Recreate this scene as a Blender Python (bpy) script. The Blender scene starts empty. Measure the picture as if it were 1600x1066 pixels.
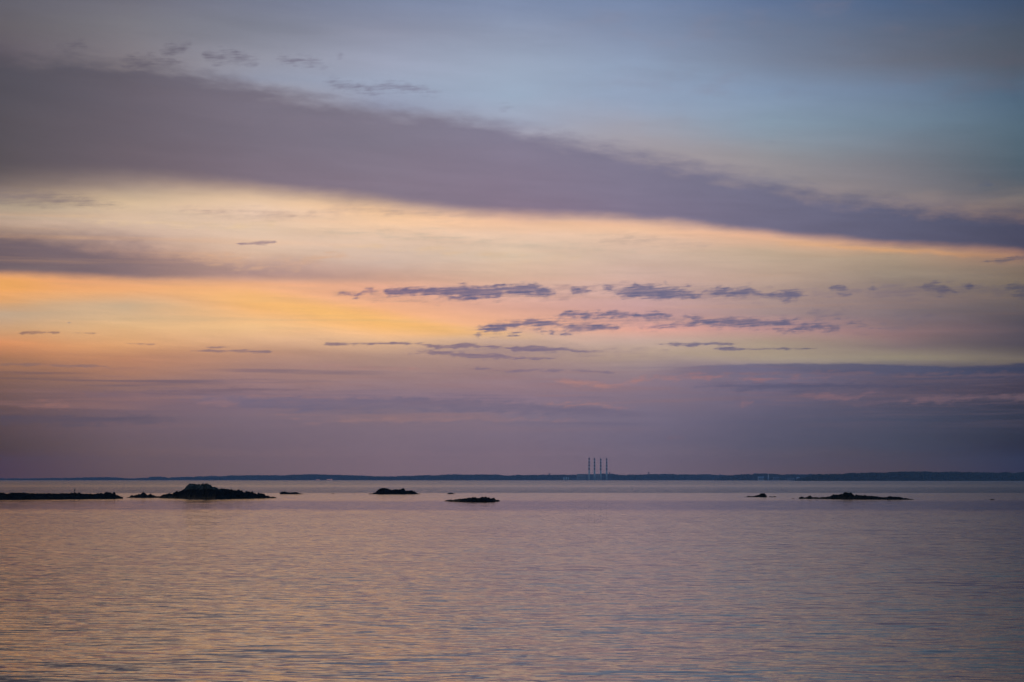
import bpy, bmesh, math, random
from mathutils import Vector, noise as mn
random.seed(7)
S = bpy.context.scene
COL = S.collection

# ------------------------------------------------------------------ camera
F = 1600 * 70 / 36.0            # focal length in pixels of the 1600 px wide photograph
HOR = 749.4                     # row of the true horizon
CAM_H = 6.0
PITCH = math.atan((HOR - 533) / F)
cam_d = bpy.data.cameras.new("camera"); cam = bpy.data.objects.new("camera", cam_d)
COL.objects.link(cam); S.camera = cam
cam_d.lens = 70; cam_d.sensor_width = 36; cam_d.clip_start = 0.5; cam_d.clip_end = 120000
cam.location = (0, 0, CAM_H); cam.rotation_euler = (math.pi / 2 + PITCH, 0, 0)

S.view_settings.view_transform = 'Standard'; S.view_settings.look = 'None'
S.view_settings.exposure = 0; S.view_settings.gamma = 1
S.view_settings.use_curve_mapping = False


def sky_dir(x, y):
    """direction (azimuth, elevation in radians) of a picture position"""
    c, s = math.cos(PITCH), math.sin(PITCH)
    X, Y, Z = x - 800, F * c - (533 - y) * s, F * s + (533 - y) * c
    return math.atan2(X, Y), math.atan2(Z, math.hypot(X, Y))


def A(x, y):                    # azimuth / elevation in units of 1/F radian, same origin as the picture
    a, e = sky_dir(x, y)
    return 800 + a * F, HOR - e * F


def lin(c):
    o = []
    for v in c[:3]:
        v /= 255.0
        o.append(v / 12.92 if v <= 0.04045 else ((v + 0.055) / 1.055) ** 2.4)
    return (o[0], o[1], o[2], 1.0)


# ------------------------------------------------------------------ sun and sky
HAZE_D, HAZE_TINT = 5.0e-5, (0.43, 0.60, 1.0)       # air over the bay (its box is built at the end)
HAZE_J = (0.034, 0.067, 0.143)                      # light that air scatters towards the viewer


def behind_air(y, c):
    """sky colour (0-255) as it is outside the haze, from the colour wanted through it"""
    e = max(0.5, HOR - y); L = min(18900.0, 199.0 / math.tan(e / F)); T = math.exp(-HAZE_D * L)
    return [max(0.002, (v - j * (1 - T)) / T) for v, j in zip(lin(c), HAZE_J)]


SUN_EL, SUN_AZ = math.radians(6.0), math.radians(-58)      # low, to the left of the view, behind cloud
sun_d = bpy.data.lights.new("sun", 'SUN'); sun = bpy.data.objects.new("sun", sun_d); COL.objects.link(sun)
sun_d.energy = 0.02; sun_d.angle = math.radians(25); sun_d.color = (1.0, 0.72, 0.45)
sv = Vector((math.sin(SUN_AZ) * math.cos(SUN_EL), math.cos(SUN_AZ) * math.cos(SUN_EL), math.sin(SUN_EL)))
sun.rotation_euler = sv.to_track_quat('Z', 'Y').to_euler()

W = bpy.data.worlds.new("World"); S.world = W; W.use_nodes = True
NT = W.node_tree; NT.nodes.clear()
W.cycles.sampling_method = 'MANUAL'; W.cycles.sample_map_resolution = 512


class V:
    """tiny expression wrapper: arithmetic on sockets makes Math nodes"""
    nt = NT

    def __init__(s, sock): s.s = sock

    @staticmethod
    def op(kind, *args, clamp=False):
        n = V.nt.nodes.new('ShaderNodeMath'); n.operation = kind; n.use_clamp = clamp
        for i, a in enumerate(args):
            if isinstance(a, V): V.nt.links.new(a.s, n.inputs[i])
            else: n.inputs[i].default_value = a
        return V(n.outputs[0])

    def __add__(s, o): return V.op('ADD', s, o)
    __radd__ = __add__
    def __sub__(s, o): return V.op('SUBTRACT', s, o)
    def __rsub__(s, o): return V.op('SUBTRACT', o, s)
    def __mul__(s, o): return V.op('MULTIPLY', s, o)
    __rmul__ = __mul__
    def __truediv__(s, o): return V.op('DIVIDE', s, o)
    def __rtruediv__(s, o): return V.op('DIVIDE', o, s)
    def abs(s): return V.op('ABSOLUTE', s)


def sstep(x, lo, hi, t0=0.0, t1=1.0, smooth=True):
    n = V.nt.nodes.new('ShaderNodeMapRange'); n.clamp = True
    n.interpolation_type = 'SMOOTHSTEP' if smooth else 'LINEAR'
    for i, a in enumerate((x, lo, hi, t0, t1)):
        if isinstance(a, V): V.nt.links.new(a.s, n.inputs[i])
        else: n.inputs[i].default_value = a
    return V(n.outputs[0])


def ramp(x, lo, hi, stops, interp='LINEAR', raw=False):
    """stops: [(pos, colour)]; colour 0-255 sRGB triple, or raw triple"""
    G_ = bpy.data.node_groups.new("ramp", 'ShaderNodeTree')       # each ramp in a group of its own: quick to build
    G_.interface.new_socket("Fac", in_out='INPUT', socket_type='NodeSocketFloat')
    G_.interface.new_socket("Color", in_out='OUTPUT', socket_type='NodeSocketColor')
    n = G_.nodes.new('ShaderNodeValToRGB'); cr = n.color_ramp; cr.interpolation = interp
    stops = sorted(stops, key=lambda q: q[0])
    assert len(stops) <= 32
    while len(cr.elements) < len(stops): cr.elements.new(0.5)
    for i, (p, c) in enumerate(stops):
        cr.elements[i].position = min(1, max(0, (p - lo) / (hi - lo)))
    for i, (p, c) in enumerate(stops):
        cr.elements[i].color = (c[0], c[1], c[2], 1) if raw else lin(c)
    gi, go = G_.nodes.new('NodeGroupInput'), G_.nodes.new('NodeGroupOutput')
    G_.links.new(gi.outputs[0], n.inputs[0]); G_.links.new(n.outputs[0], go.inputs[0])
    f = sstep(x, lo, hi, smooth=False)
    gn = V.nt.nodes.new('ShaderNodeGroup'); gn.node_tree = G_
    V.nt.links.new(f.s, gn.inputs[0])
    return V(gn.outputs[0])


def split(v):
    n = V.nt.nodes.new('ShaderNodeSeparateColor'); V.nt.links.new(v.s, n.inputs[0])
    return [V(o) for o in n.outputs[:3]]


def vec(x, y, z=0.0):
    n = V.nt.nodes.new('ShaderNodeCombineXYZ')
    for i, a in enumerate((x, y, z)):
        if isinstance(a, V): V.nt.links.new(a.s, n.inputs[i])
        else: n.inputs[i].default_value = a
    return V(n.outputs[0])


def mix(f, a, b, blend='MIX'):
    n = V.nt.nodes.new('ShaderNodeMix'); n.data_type = 'RGBA'; n.blend_type = blend
    for i, q in ((0, f), (6, a), (7, b)):
        if isinstance(q, V): V.nt.links.new(q.s, n.inputs[i])
        elif i == 0: n.inputs[0].default_value = q
        else: n.inputs[i].default_value = lin(q)
    return V(n.outputs[2])


def nz(v, scale=1.0, detail=4.0, rough=0.55, dist=0.0, out=0):
    n = V.nt.nodes.new('ShaderNodeTexNoise'); n.inputs['Scale'].default_value = scale
    n.inputs['Detail'].default_value = detail; n.inputs['Roughness'].default_value = rough
    n.inputs['Distortion'].default_value = dist
    V.nt.links.new(v.s, n.inputs['Vector'])
    return V(n.outputs[out])


tc = NT.nodes.new('ShaderNodeTexCoord')
sp = NT.nodes.new('ShaderNodeSeparateXYZ'); NT.links.new(tc.outputs['Generated'], sp.inputs[0])
dx, dy, dz = V(sp.outputs[0]), V(sp.outputs[1]), V(sp.outputs[2])
az = V.op('ARCTAN2', dx, dy)
el = V.op('ARCSINE', dz)
U = az * F + 800.0
Y = HOR - el * F

# broad, soft noise fields, stretched along the horizon (flat cloud layers seen edge-on)
nA = nz(vec(U * 0.0035, Y * 0.016, 3.1), 1, 3, 0.5) - 0.5          # soft billows
nB = nz(vec(U * 0.020, (Y - U * 0.10) * 0.085, 7.7), 1, 5, 0.62) - 0.5      # ragged edges
nC = nz(vec(U * 0.0022, Y * 0.075, 1.3), 1, 5, 0.6) - 0.5          # long streaks
nD = nz(vec(U * 0.012, (Y + U * 0.08) * 0.03, 12.0), 1, 4, 0.6) - 0.5
Yw = Y + nA * 26.0 + nB * 3.0
Uw = U + nA * 60.0

# --- the sky's light behind the heavy clouds: columns from left to right, each from high up to the horizon
cols = [
    (0, [(-350, (60, 66, 84)), (0, (100, 98, 108)), (40, (103, 98, 104)), (90, (98, 90, 100)), (290, (150, 132, 124)), (320, (178, 159, 138)),
         (345, (186, 162, 136)), (360, (170, 144, 128)), (400, (165, 135, 120)), (436, (225, 160, 95)), (452, (236, 168, 92)), (468, (225, 166, 96)),
         (490, (188, 165, 126)), (515, (204, 160, 106)), (538, (210, 142, 84)), (560, (165, 118, 92)), (600, (122, 94, 88)), (650, (93, 77, 84)),
         (700, (79, 67, 74)), (750, (76, 65, 72))]),
    (200, [(-350, (70, 78, 98)), (0, (113, 112, 124)), (40, (122, 120, 128)), (80, (130, 124, 131)), (285, (190, 166, 146)), (320, (206, 182, 154)),
           (345, (213, 187, 156)), (370, (194, 167, 144)), (436, (232, 170, 110)), (452, (237, 174, 106)), (480, (199, 174, 130)), (510, (222, 181, 120)),
           (540, (216, 162, 102)), (560, (186, 132, 104)), (600, (144, 112, 107)), (620, (126, 102, 111)), (650, (115, 97, 108)),
           (700, (105, 90, 100)), (750, (98, 84, 94))]),
    (400, [(-350, (76, 88, 114)), (0, (120, 125, 145)), (40, (128, 131, 146)), (90, (148, 149, 163)), (125, (146, 150, 168)), (290, (220, 186, 156)),
           (308, (226, 194, 162)), (330, (229, 200, 168)), (360, (222, 196, 164)), (400, (215, 184, 152)), (430, (190, 155, 140)), (448, (234, 176, 118)),
           (480, (246, 186, 112)), (510, (236, 192, 126)), (532, (220, 176, 125)), (552, (186, 142, 120)), (600, (150, 120, 122)), (630, (130, 110, 124)),
           (650, (122, 106, 120)), (700, (112, 98, 112)), (750, (108, 94, 106))]),
    (600, [(-350, (78, 94, 124)), (0, (125, 135, 161)), (50, (142, 146, 166)), (100, (157, 163, 184)), (130, (158, 168, 190)), (170, (150, 155, 178)),
           (318, (240, 198, 156)), (350, (241, 202, 158)), (380, (219, 193, 164)), (410, (206, 182, 159)), (440, (224, 172, 132)), (462, (228, 171, 131)),
           (490, (244, 182, 118)), (510, (250, 190, 116)), (530, (220, 180, 130)), (550, (180, 146, 130)), (580, (160, 130, 128)), (620, (136, 116, 130)),
           (650, (125, 110, 124)), (700, (120, 105, 120)), (750, (118, 102, 116))]),
    (800, [(-350, (78, 96, 130)), (0, (128, 142, 172)), (60, (145, 155, 178)), (100, (155, 168, 190)), (150, (155, 171, 193)), (190, (160, 166, 186)),
           (335, (240, 194, 152)), (365, (230, 198, 164)), (400, (215, 193, 161)), (430, (215, 182, 150)), (450, (216, 176, 146)), (475, (213, 166, 138)),
           (505, (232, 176, 130)), (525, (206, 176, 141)), (550, (170, 141, 135)), (580, (155, 128, 130)), (620, (140, 118, 132)), (650, (124, 112, 130)),
           (700, (120, 106, 123)), (750, (118, 104, 119))]),
    (1000, [(-350, (72, 92, 128)), (0, (118, 135, 167)), (60, (134, 147, 174)), (110, (145, 161, 187)), (160, (150, 165, 190)), (210, (157, 162, 178)),
            (240, (163, 157, 167)), (345, (236, 190, 150)), (375, (220, 189, 158)), (410, (206, 181, 156)), (440, (206, 174, 150)), (470, (196, 161, 146)),
            (490, (196, 156, 141)), (515, (221, 166, 137)), (535, (192, 167, 143)), (555, (180, 156, 141)), (575, (156, 136, 140)), (600, (139, 120, 134)),
            (640, (120, 110, 130)), (690, (109, 102, 123)), (750, (110, 99, 116))]),
    (1200, [(-350, (58, 78, 112)), (0, (98, 117, 151)), (40, (110, 124, 150)), (90, (119, 130, 152)), (140, (131, 150, 177)), (190, (136, 154, 172)),
            (240, (142, 146, 154)), (280, (146, 140, 146)), (365, (228, 178, 138)), (395, (194, 171, 149)), (430, (186, 160, 145)), (460, (170, 145, 138)),
            (490, (161, 138, 138)), (515, (188, 146, 132)), (535, (172, 152, 136)), (555, (169, 153, 136)), (572, (128, 118, 134)), (600, (112, 104, 126)),
            (650, (95, 93, 115)), (700, (87, 87, 108)), (750, (95, 86, 102))]),
    (1400, [(-350, (46, 64, 94)), (0, (80, 101, 134)), (50, (95, 107, 129)), (95, (105, 111, 127)), (140, (111, 129, 154)), (190, (115, 134, 152)),
            (240, (120, 126, 137)), (300, (125, 121, 128)), (380, (218, 164, 118)), (400, (170, 148, 127)), (430, (151, 136, 123)), (460, (140, 122, 120)),
            (490, (126, 113, 119)), (520, (139, 113, 116)), (540, (126, 111, 113)), (560, (148, 137, 120)), (578, (94, 90, 110)), (610, (92, 84, 102)),
            (650, (72, 77, 98)), (700, (71, 75, 95)), (750, (80, 73, 88))]),
    (1600, [(-350, (36, 50, 74)), (0, (66, 83, 110)), (50, (78, 88, 104)), (100, (85, 91, 104)), (150, (81, 103, 125)), (200, (85, 106, 122)),
            (250, (82, 98, 111)), (310, (86, 92, 104)), (388, (176, 130, 98)), (415, (131, 113, 101)), (440, (121, 108, 96)), (470, (105, 95, 95)),
            (500, (86, 80, 90)), (540, (81, 76, 88)), (562, (114, 105, 99)), (578, (62, 63, 84)), (610, (66, 63, 80)), (640, (52, 58, 77)),
            (700, (46, 52, 70)), (750, (52, 53, 68))]),
]
base = None; pa = None


def air_stops(x, st):
    st = [(y, (c[0] + 3, c[1], c[2] + (14 if 436 <= y <= 545 else 9)) if 325 <= y <= 545 and c[0] - c[2] > 45 else c) for y, c in st]
    ys = sorted({y for y, _ in st} | {670, 685, 717, 732}); o = []
    for y in ys:
        c = st[-1][1]
        for (y0, c0), (y1, c1) in zip(st, st[1:]):
            if y0 <= y <= y1:
                k = (y - y0) / (y1 - y0); c = [a_ + (b_ - a_) * k for a_, b_ in zip(c0, c1)]; break
        o.append((A(x, y)[1], behind_air(y, c)))
    return o


for x, st in cols:
    a_here = A(x, 450)[0]
    c = ramp(Yw if base is None or True else Y, -420, 760, air_stops(x, st), raw=True)
    if base is None: base = c
    else: base = mix(sstep(Uw, pa, a_here, smooth=False), base, c)
    pa = a_here
sky = base


def over(mask, colour):
    global sky
    sky = mix(mask, sky, colour)


# --- high thin veil, top right and top centre
veil = sstep(nD + nA * 0.6, -0.02, 0.35) * sstep(Y, 230.0, 120.0) * sstep(Y, -200, 30)
over(veil * 0.35 * sstep(U, 700, 1150), ramp(U, 700, 1700, [(700, (160, 155, 172)), (1200, (130, 128, 146)), (1600, (96, 92, 106))]))

# --- bright diagonal gleam low left of centre
gl = [A(x, y) + (h, k) for x, y, h, k in [(200, 446, 4, 0.0), (300, 458, 10, .25), (400, 472, 15, .7), (500, 488, 17, .95), (600, 503, 14, .95), (700, 514, 10, .8),
                                          (790, 522, 7, .4), (860, 527, 4, .0)]]
g = split(ramp(U, 180, 880, [(a, ((e - 400) / 200, h / 20, k)) for a, e, h, k in gl], raw=True))
gm = sstep((Y + nA * 14 + nC * 8 - (g[0] * 200.0 + 400.0)).abs() / (g[1] * 20.0 + 1.0), 1.5, 0.0) * g[2]
over(gm * 0.9, (255, 194, 114))
# left gleam
over(sstep(U, 130, 10) * sstep((Y + nC * 10 - 454.0).abs(), 17, 3) * 0.8, (246, 174, 94))

# --- soft left cloud with a crisp lower edge
d = split(ramp(Uw, -60, 960, [(a, (t / 500, b / 500, k)) for a, t, b, k in [
    (-60, 374, 438, 1), (A(0, 374)[0], 374, 440, 1), (A(200, 380)[0], 384, 444, .95), (A(300, 392)[0], 396, 444, .8), (A(400, 410)[0], 412, 443, .62),
    (A(520, 414)[0], 416, 446, .68), (A(640, 418)[0], 420, 446, .55), (A(800, 422)[0], 424, 446, .32), (940, 436, 444, 0)]], raw=True))
m = sstep(Y + nA * 26 + nD * 40 + nB * 10 - d[0] * 500.0, -20, 26) * sstep(Y + nA * 10 + nD * 8 + nB * 3.5 - d[1] * 500.0, 4, -12) * d[2]
over(m, ramp(U, 0, 900, [(0, (116, 99, 104)), (150, (124, 106, 112)), (300, (150, 125, 125)), (450, (174, 142, 134)), (800, (190, 158, 142))]))

over(sstep(nA, -0.1, 0.25) * sstep(Y, 395, 330) * sstep(Y, 290, 320) * 0.25, (250, 206, 156))
over(sstep(nC, 0.0, 0.3) * sstep(Y, 330, 350) * sstep(Y, 540, 500) * 0.22, ramp(U, 0, 1600, [(0, (240, 180, 120)), (800, (240, 184, 140)), (1600, (150, 112, 96))]))
over(sstep(nC, 0.0, -0.3) * sstep(Y, 330, 350) * sstep(Y, 540, 500) * 0.25, ramp(U, 0, 1600, [(0, (170, 150, 120)), (800, (190, 172, 150)), (1600, (92, 88, 92))]))
nS = (nz(vec(U * 0.050, (Y + U * 0.10) * 0.13, 5.5), 1, 5, 0.55) - 0.5) * 3.2
nT = (nz(vec(U * 0.020, (Y + U * 0.05) * 0.34, 15.5), 1, 5, 0.65) - 0.5) * 3.0


def string(pts, colour, rag=5.0, soft=2.2, op=0.85, grow=0.0, gap=5.0):
    a0 = A(pts[0][0], pts[0][1])[0] - 4; a1 = A(pts[-1][0], pts[-1][1])[0] + 4
    e0 = A(*pts[0][:2])[1]
    st = [(a0, (.5, 0, 0))]
    for x, y, h in pts:
        a, e = A(x, y); h = h + grow if h > 1 else h; st.append((a, ((e - e0) / 400 + 0.5, (h + 5) / 25 if h > 0 else (5 - gap) / 25, 1 if h > 0 or gap < 5 else 0)))
    st.append((a1, (st[-1][1][0], 0, 0)))
    q = split(ramp(U, a0, a1, st, raw=True))
    dist = q[1] * 25.0 - 5.0 + nS * rag * 1.15 + nT * (rag * 0.8) - (Y + nB * 5.0 - ((q[0] - 0.5) * 400.0 + e0)).abs()
    over(sstep(dist, -soft, soft * 1.8) * (op * 0.86 + nT * 0.40 + nS * 0.15) * sstep(q[2], 0.0, 0.5), colour)


# --- great slanting deck of stratus
dk = [(-300, 60, 300, 30), (0, 84, 304, 30), (100, 90, 305, 30), (200, 94, 298, 24), (300, 108, 298, 18), (400, 130, 303, 14), (500, 152, 312, 12), (600, 168, 323, 12), (700, 176, 333, 11),
      (800, 192, 340, 10), (900, 216, 344, 10), (1000, 238, 349, 9), (1100, 260, 355, 9), (1200, 280, 367, 9), (1300, 298, 377, 9), (1400, 314, 385, 9),
      (1500, 326, 391, 9), (1600, 334, 396, 9), (1900, 352, 412, 9)]
st = []
for x, t, b, s_ in dk:
    a, e1 = A(x, t); _, e2 = A(x, b)
    st.append((a, (e1 / 500, e2 / 500, s_ / 50)))
d = split(ramp(U, st[0][0], st[-1][0], st, interp='CARDINAL', raw=True))
top_e = Y + nB * 34 + nD * 34 + nA * 10 - d[0] * 500.0
bot_e = Y + nA * 9 + nD * 12 + nC * 5 + nB * 1.5 - d[1] * 500.0
soft = d[2] * 50.0 + sstep(U, 1200, 700) * 4.0
deck = sstep(top_e, -16, 26) * sstep(bot_e, soft * 0.9, soft * -1.5)
rel = sstep(V.op('DIVIDE', Y - d[0] * 500.0, (d[1] - d[0]) * 500.0) + nA * 0.5, 0, 1, smooth=False)
dtop = ramp(U, 0, 1600, [(0, (84, 81, 90)), (200, (101, 96, 107)), (400, (119, 114, 128)), (600, (127, 122, 138)), (800, (132, 127, 147)), (1000, (129, 125, 146)),
                         (1200, (117, 115, 137)), (1400, (97, 98, 121)), (1600, (73, 75, 96))])
dbot = ramp(U, 0, 1600, [(0, (92, 83, 85)), (200, (114, 100, 107)), (400, (130, 115, 127)), (600, (138, 123, 138)), (800, (141, 122, 140)), (1000, (131, 120, 142)),
                         (1200, (117, 111, 134)), (1400, (98, 95, 117)), (1600, (76, 74, 94))])
# pale lit haze resting on the deck's upper side
over(sstep(Y + nD * 30 + nA * 20 - d[0] * 500.0, -78, -8) * sstep(Y - d[0] * 500.0, 42, 4) * sstep(U, 780, 1050) * sstep(U, 1700, 1350, 0.35, 1.0) * 0.55,
     ramp(U, 800, 1600, [(800, (170, 162, 172)), (1000, (172, 160, 164)), (1200, (158, 148, 150)), (1400, (134, 126, 130)), (1600, (98, 98, 106))]))
over(deck, mix(rel, dtop, dbot))
string([(-60, 304, 12), (0, 306, 12), (60, 309, 10), (110, 314, 8), (160, 320, 4), (230, 326, 0)], (140, 124, 122), rag=6, op=.75, soft=7)
string([(240, 318, 0), (300, 328, 3), (360, 334, 5), (420, 336, 5), (500, 333, 4), (560, 326, 5), (640, 332, 6), (720, 340, 4), (800, 346, 0)], (190, 160, 146), rag=8, op=.6, soft=8)
string([(90, 338, 0), (160, 344, 3), (260, 349, 4), (360, 352, 3), (460, 352, 2), (520, 350, 0)], (238, 204, 160), rag=8, op=.5, soft=8)
string([(900, 372, 0), (940, 376, 4), (980, 374, 6), (1030, 378, 5), (1100, 384, 3), (1150, 388, 0)], (196, 168, 152), rag=10, op=.5, soft=8)
string([(480, 372, 0), (540, 362, 4), (620, 367, 6), (720, 375, 6), (830, 384, 6), (940, 394, 4), (1040, 400, 0)], (205, 185, 165), rag=10, op=.5, soft=9)
string([(500, 390, 0), (560, 384, 5), (660, 390, 5), (780, 398, 4), (900, 404, 2), (950, 404, 0)], (232, 196, 158), rag=10, op=.5, soft=8)
string([(260, 396, 0), (320, 404, 5), (380, 412, 8), (440, 416, 7), (500, 404, 5), (520, 398, 6), (560, 402, 0)], (222, 176, 142), rag=12, op=.5, soft=8)
# glowing rim just under the deck
rim = sstep(bot_e, 1, 9) * sstep(bot_e + nD * 14, ramp(U, 300, 1600, [(300, (120, 120, 120)), (650, (190, 190, 190)), (1000, (160, 160, 160)), (1300, (110, 110, 110))]) * 45.0 + 6.0, ramp(U, 300, 1600, [(300, (120, 120, 120)), (650, (190, 190, 190)), (1000, (160, 160, 160)), (1300, (110, 110, 110))]) * 45.0 - 3.0)
over(rim * ramp(U, 300, 1700, [(300, (0, 0, 0)), (480, (70, 70, 70)), (700, (120, 120, 120)), (1000, (120, 120, 120)), (1180, (50, 50, 50)), (1280, (185, 185, 185)),
                               (1420, (225, 225, 225)), (1540, (190, 190, 190)), (1650, (50, 50, 50))]),
     ramp(U, 400, 1600, [(400, (248, 202, 156)), (800, (246, 194, 148)), (1250, (242, 184, 130)), (1450, (226, 162, 106)), (1600, (176, 126, 94))]))

# --- low bank on the right with a crisp top
lb = [(980, 586, 0), (1040, 576, .35), (1100, 570, .8), (1160, 569, .9), (1240, 567, .95), (1330, 567.5, 1), (1400, 569, 1), (1450, 572, 1), (1520, 572, 1), (1600, 569, 1), (1900, 566, 1)]
st = [(A(x, t)[0], (A(x, t)[1] / 1000, k, 0)) for x, t, k in lb]
d = split(ramp(U, st[0][0], st[-1][0], st, interp='LINEAR', raw=True))
bl = Y + nB * 9 + nC * 6 - d[0] * 1000.0
over(sstep(bl, -1.5, 2.5) * sstep(bl, 34, 8) * d[1] * 0.9,
     ramp(U, 1000, 1600, [(1000, (140, 120, 134)), (1150, (116, 108, 132)), (1300, (101, 97, 120)), (1450, (82, 83, 106)), (1600, (57, 61, 84))]))

# --- long, level streaks in the murk above the horizon
band = sstep(Y, 552, 592) * sstep(Y, 688, 645)
over(sstep(nC, 0.0, 0.20) * band * 0.62, ramp(U, 0, 1600, [(0, (150, 108, 98)), (400, (166, 128, 122)), (900, (164, 128, 130)), (1200, (130, 106, 116)), (1600, (92, 78, 88))]))
over(sstep(nC, -0.02, -0.20) * band * 0.62, ramp(U, 0, 1600, [(0, (92, 78, 88)), (400, (118, 102, 120)), (900, (116, 106, 130)), (1200, (94, 92, 118)), (1600, (54, 58, 80))]))
nE = nz(vec(U * 0.006, (Y - U * 0.01) * 0.15, 21.0), 1, 5, 0.62) - 0.5
over(sstep(nE, 0.03, 0.2) * sstep(Y, 560, 590) * sstep(Y, 650, 625) * 0.5, ramp(U, 0, 1600, [(0, (150, 106, 98)), (400, (164, 124, 120)), (1000, (158, 122, 126)), (1300, (130, 104, 114)), (1600, (98, 82, 90))]))

nF = nz(vec(U * 0.008, (Y - U * 0.06) * 0.075, 41.0), 1, 6, 0.6) - 0.5
nG = nz(vec(U * 0.0045, (Y - U * 0.09) * 0.03, 51.0), 1, 5, 0.6) - 0.5
fine = 1.0 + (nF * sstep(Y, 230, 360, 0.04, 0.26) + nG * 0.22) * sstep(Y, 700, 560, 0.25, 1.0)
_m = NT.nodes.new('ShaderNodeVectorMath'); _m.operation = 'SCALE'
NT.links.new(sky.s, _m.inputs[0]); NT.links.new(fine.s, _m.inputs[3]); sky = V(_m.outputs[0])

# --- strings of small clouds: (x, centre y, half thickness); half thickness 0 = gap
blue = ramp(U, 0, 1600, [(0, (140, 108, 108)), (300, (150, 118, 122)), (560, (132, 110, 132)), (700, (112, 104, 134)), (850, (108, 105, 136)), (1050, (110, 107, 136)), (1250, (107, 102, 128)),
                         (1400, (104, 96, 114)), (1600, (76, 74, 92))])
vl = ramp(U, 400, 1600, [(400, (214, 164, 130)), (700, (184, 146, 138)), (1000, (164, 138, 144)), (1300, (136, 120, 130)), (1600, (96, 88, 98))])
string([(500, 460, 0), (560, 460, 6), (640, 462, 7), (760, 463, 9), (880, 458, 9), (960, 452, 10), (1060, 458, 11), (1180, 462, 9), (1280, 462, 6), (1340, 456, 6), (1460, 454, 9), (1540, 452, 5), (1620, 456, 9), (1700, 456, 0)], vl, rag=12, op=.42, soft=6)
string([(720, 518, 0), (780, 514, 6), (860, 510, 9), (960, 500, 9), (1060, 500, 10), (1180, 506, 9), (1300, 508, 9), (1390, 512, 6), (1460, 500, 4), (1520, 498, 0)], vl, rag=12, op=.42, soft=6)
string([(620, 545, 0), (700, 546, 7), (800, 548, 8), (900, 550, 6), (1000, 552, 5), (1080, 552, 0)], (158, 134, 140), rag=8, op=.4, soft=6)
string([(530, 459, .0), (545, 460, 2), (558, 462, 3), (566, 456, 2.5), (580, 454, 2), (588, 454, 0), (596, 455, 0), (604, 456, 4.5), (622, 456, 5.5), (650, 457, 6.5), (700, 455, 7.5),
        (725, 456, 9), (742, 458, 9), (748, 456, 6), (760, 456, 10), (780, 456, 8), (788, 452, 6), (805, 453, 7.5), (826, 453, 9), (850, 455, 7), (866, 457, 4), (874, 457, 0),
        (886, 455, 0), (896, 454, 4), (915, 454, 4), (926, 454, 0)], blue, rag=5.2, op=.95, grow=1.0, soft=3.2, gap=2.6)
string([(930, 452, 0), (948, 450, 4), (960, 456, 3), (972, 459, 6), (998, 456, 9), (1020, 457, 10), (1045, 458, 9), (1065, 459, 6.5), (1085, 460, 5), (1094, 462, 1), (1100, 455, .5), (1120, 456, 5),
        (1150, 457, 6), (1172, 455, 6), (1184, 458, 3.5), (1196, 463, 4.5), (1225, 462, 6), (1250, 461, 5), (1264, 462, 1)], blue, rag=5.2, op=.95, grow=1.0, soft=3.2, gap=2.6)
string([(925, 445, 0), (945, 445, 2.2), (962, 446, 0), (982, 445, 0), (992, 444.5, 2.6), (1004, 446, 0), (1028, 443, 0), (1040, 441.5, 2.3), (1050, 442, 0), (1066, 447, 0), (1076, 447, 1.5),
        (1088, 448, 0), (1140, 452, 0), (1152, 451, 1.5), (1165, 452, 0)], blue, rag=2.5, op=.7)
string([(1290, 451, 0), (1300, 450.5, 2.8), (1318, 450.5, 2.8), (1330, 451, 0), (1350, 450, 0), (1364, 448, 4.5), (1376, 451, 0), (1436, 451, 0), (1445, 450, 4), (1462, 450, 5), (1476, 451, 4.5),
        (1494, 456, 1.5), (1500, 456, 0), (1505, 449, 0), (1514, 448, 3), (1523, 449, 0), (1564, 452, 0), (1576, 451, 4), (1590, 449, 6), (1610, 449, 6), (1640, 450, 0)], blue, rag=5, op=.8, grow=1.2, soft=3.0, gap=4)
string([(1298, 461, 0), (1312, 461, 2.5), (1330, 461.5, 2), (1342, 463, 0), (1454, 463, 0), (1470, 463, 1.8), (1484, 463, 0), (1568, 456, 0), (1585, 460, 4), (1610, 461, 4), (1640, 461, 0)], blue, rag=4, op=.7)
string([(858, 493, 0), (880, 492, 2.5), (905, 492, 3.2), (925, 493, 2.5), (945, 492, 3), (962, 490, 5), (985, 492, 4.5), (1002, 494, 3), (1025, 491, 4), (1052, 493, 2.5), (1062, 494, 0), (1064, 495, 1),
        (1070, 494, 4), (1078, 496, 2), (1090, 500, 3.5), (1120, 503, 4.5), (1150, 502, 6), (1178, 503, 5), (1190, 505, 2), (1215, 504, 3), (1240, 507, 5.5), (1265, 510, 5), (1290, 512, 4),
        (1310, 513, 2), (1320, 513, 0)], blue, rag=6, op=.9, grow=1.0, soft=3.0, gap=3)
string([(738, 513, 0), (750, 512.5, 1.5), (775, 510, 3), (800, 508, 4), (830, 506, 4.5), (868, 506, 4), (885, 511, 4.5), (905, 514, 5), (925, 513, 4), (950, 512, 3), (965, 512, 3), (972, 513, 0), (990, 511, 0),
        (1010, 511, 1.5), (1035, 509, 2.5), (1060, 508, 4), (1085, 508, 3), (1100, 509, 0)], blue, rag=5.2, op=.85, grow=1.0, soft=3.0, gap=3.2)
string([(732, 522, 0), (748, 521.5, 2.2), (768, 519, 3), (788, 517, 4.5), (800, 520, 2), (815, 519, 2.5), (824, 518, 1), (842, 517, 3), (862, 520, 3), (870, 521, 0), (885, 521, 1.6), (902, 521, 0), (1175, 516, 0),
        (1200, 515, 1.5), (1250, 515, 2), (1275, 516, 0), (1300, 503, 0), (1312, 504, 2), (1330, 505, 3.5), (1350, 506, 3), (1358, 511, 3), (1372, 514, 3), (1384, 516, 0)], blue, rag=7, op=.7)
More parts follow.
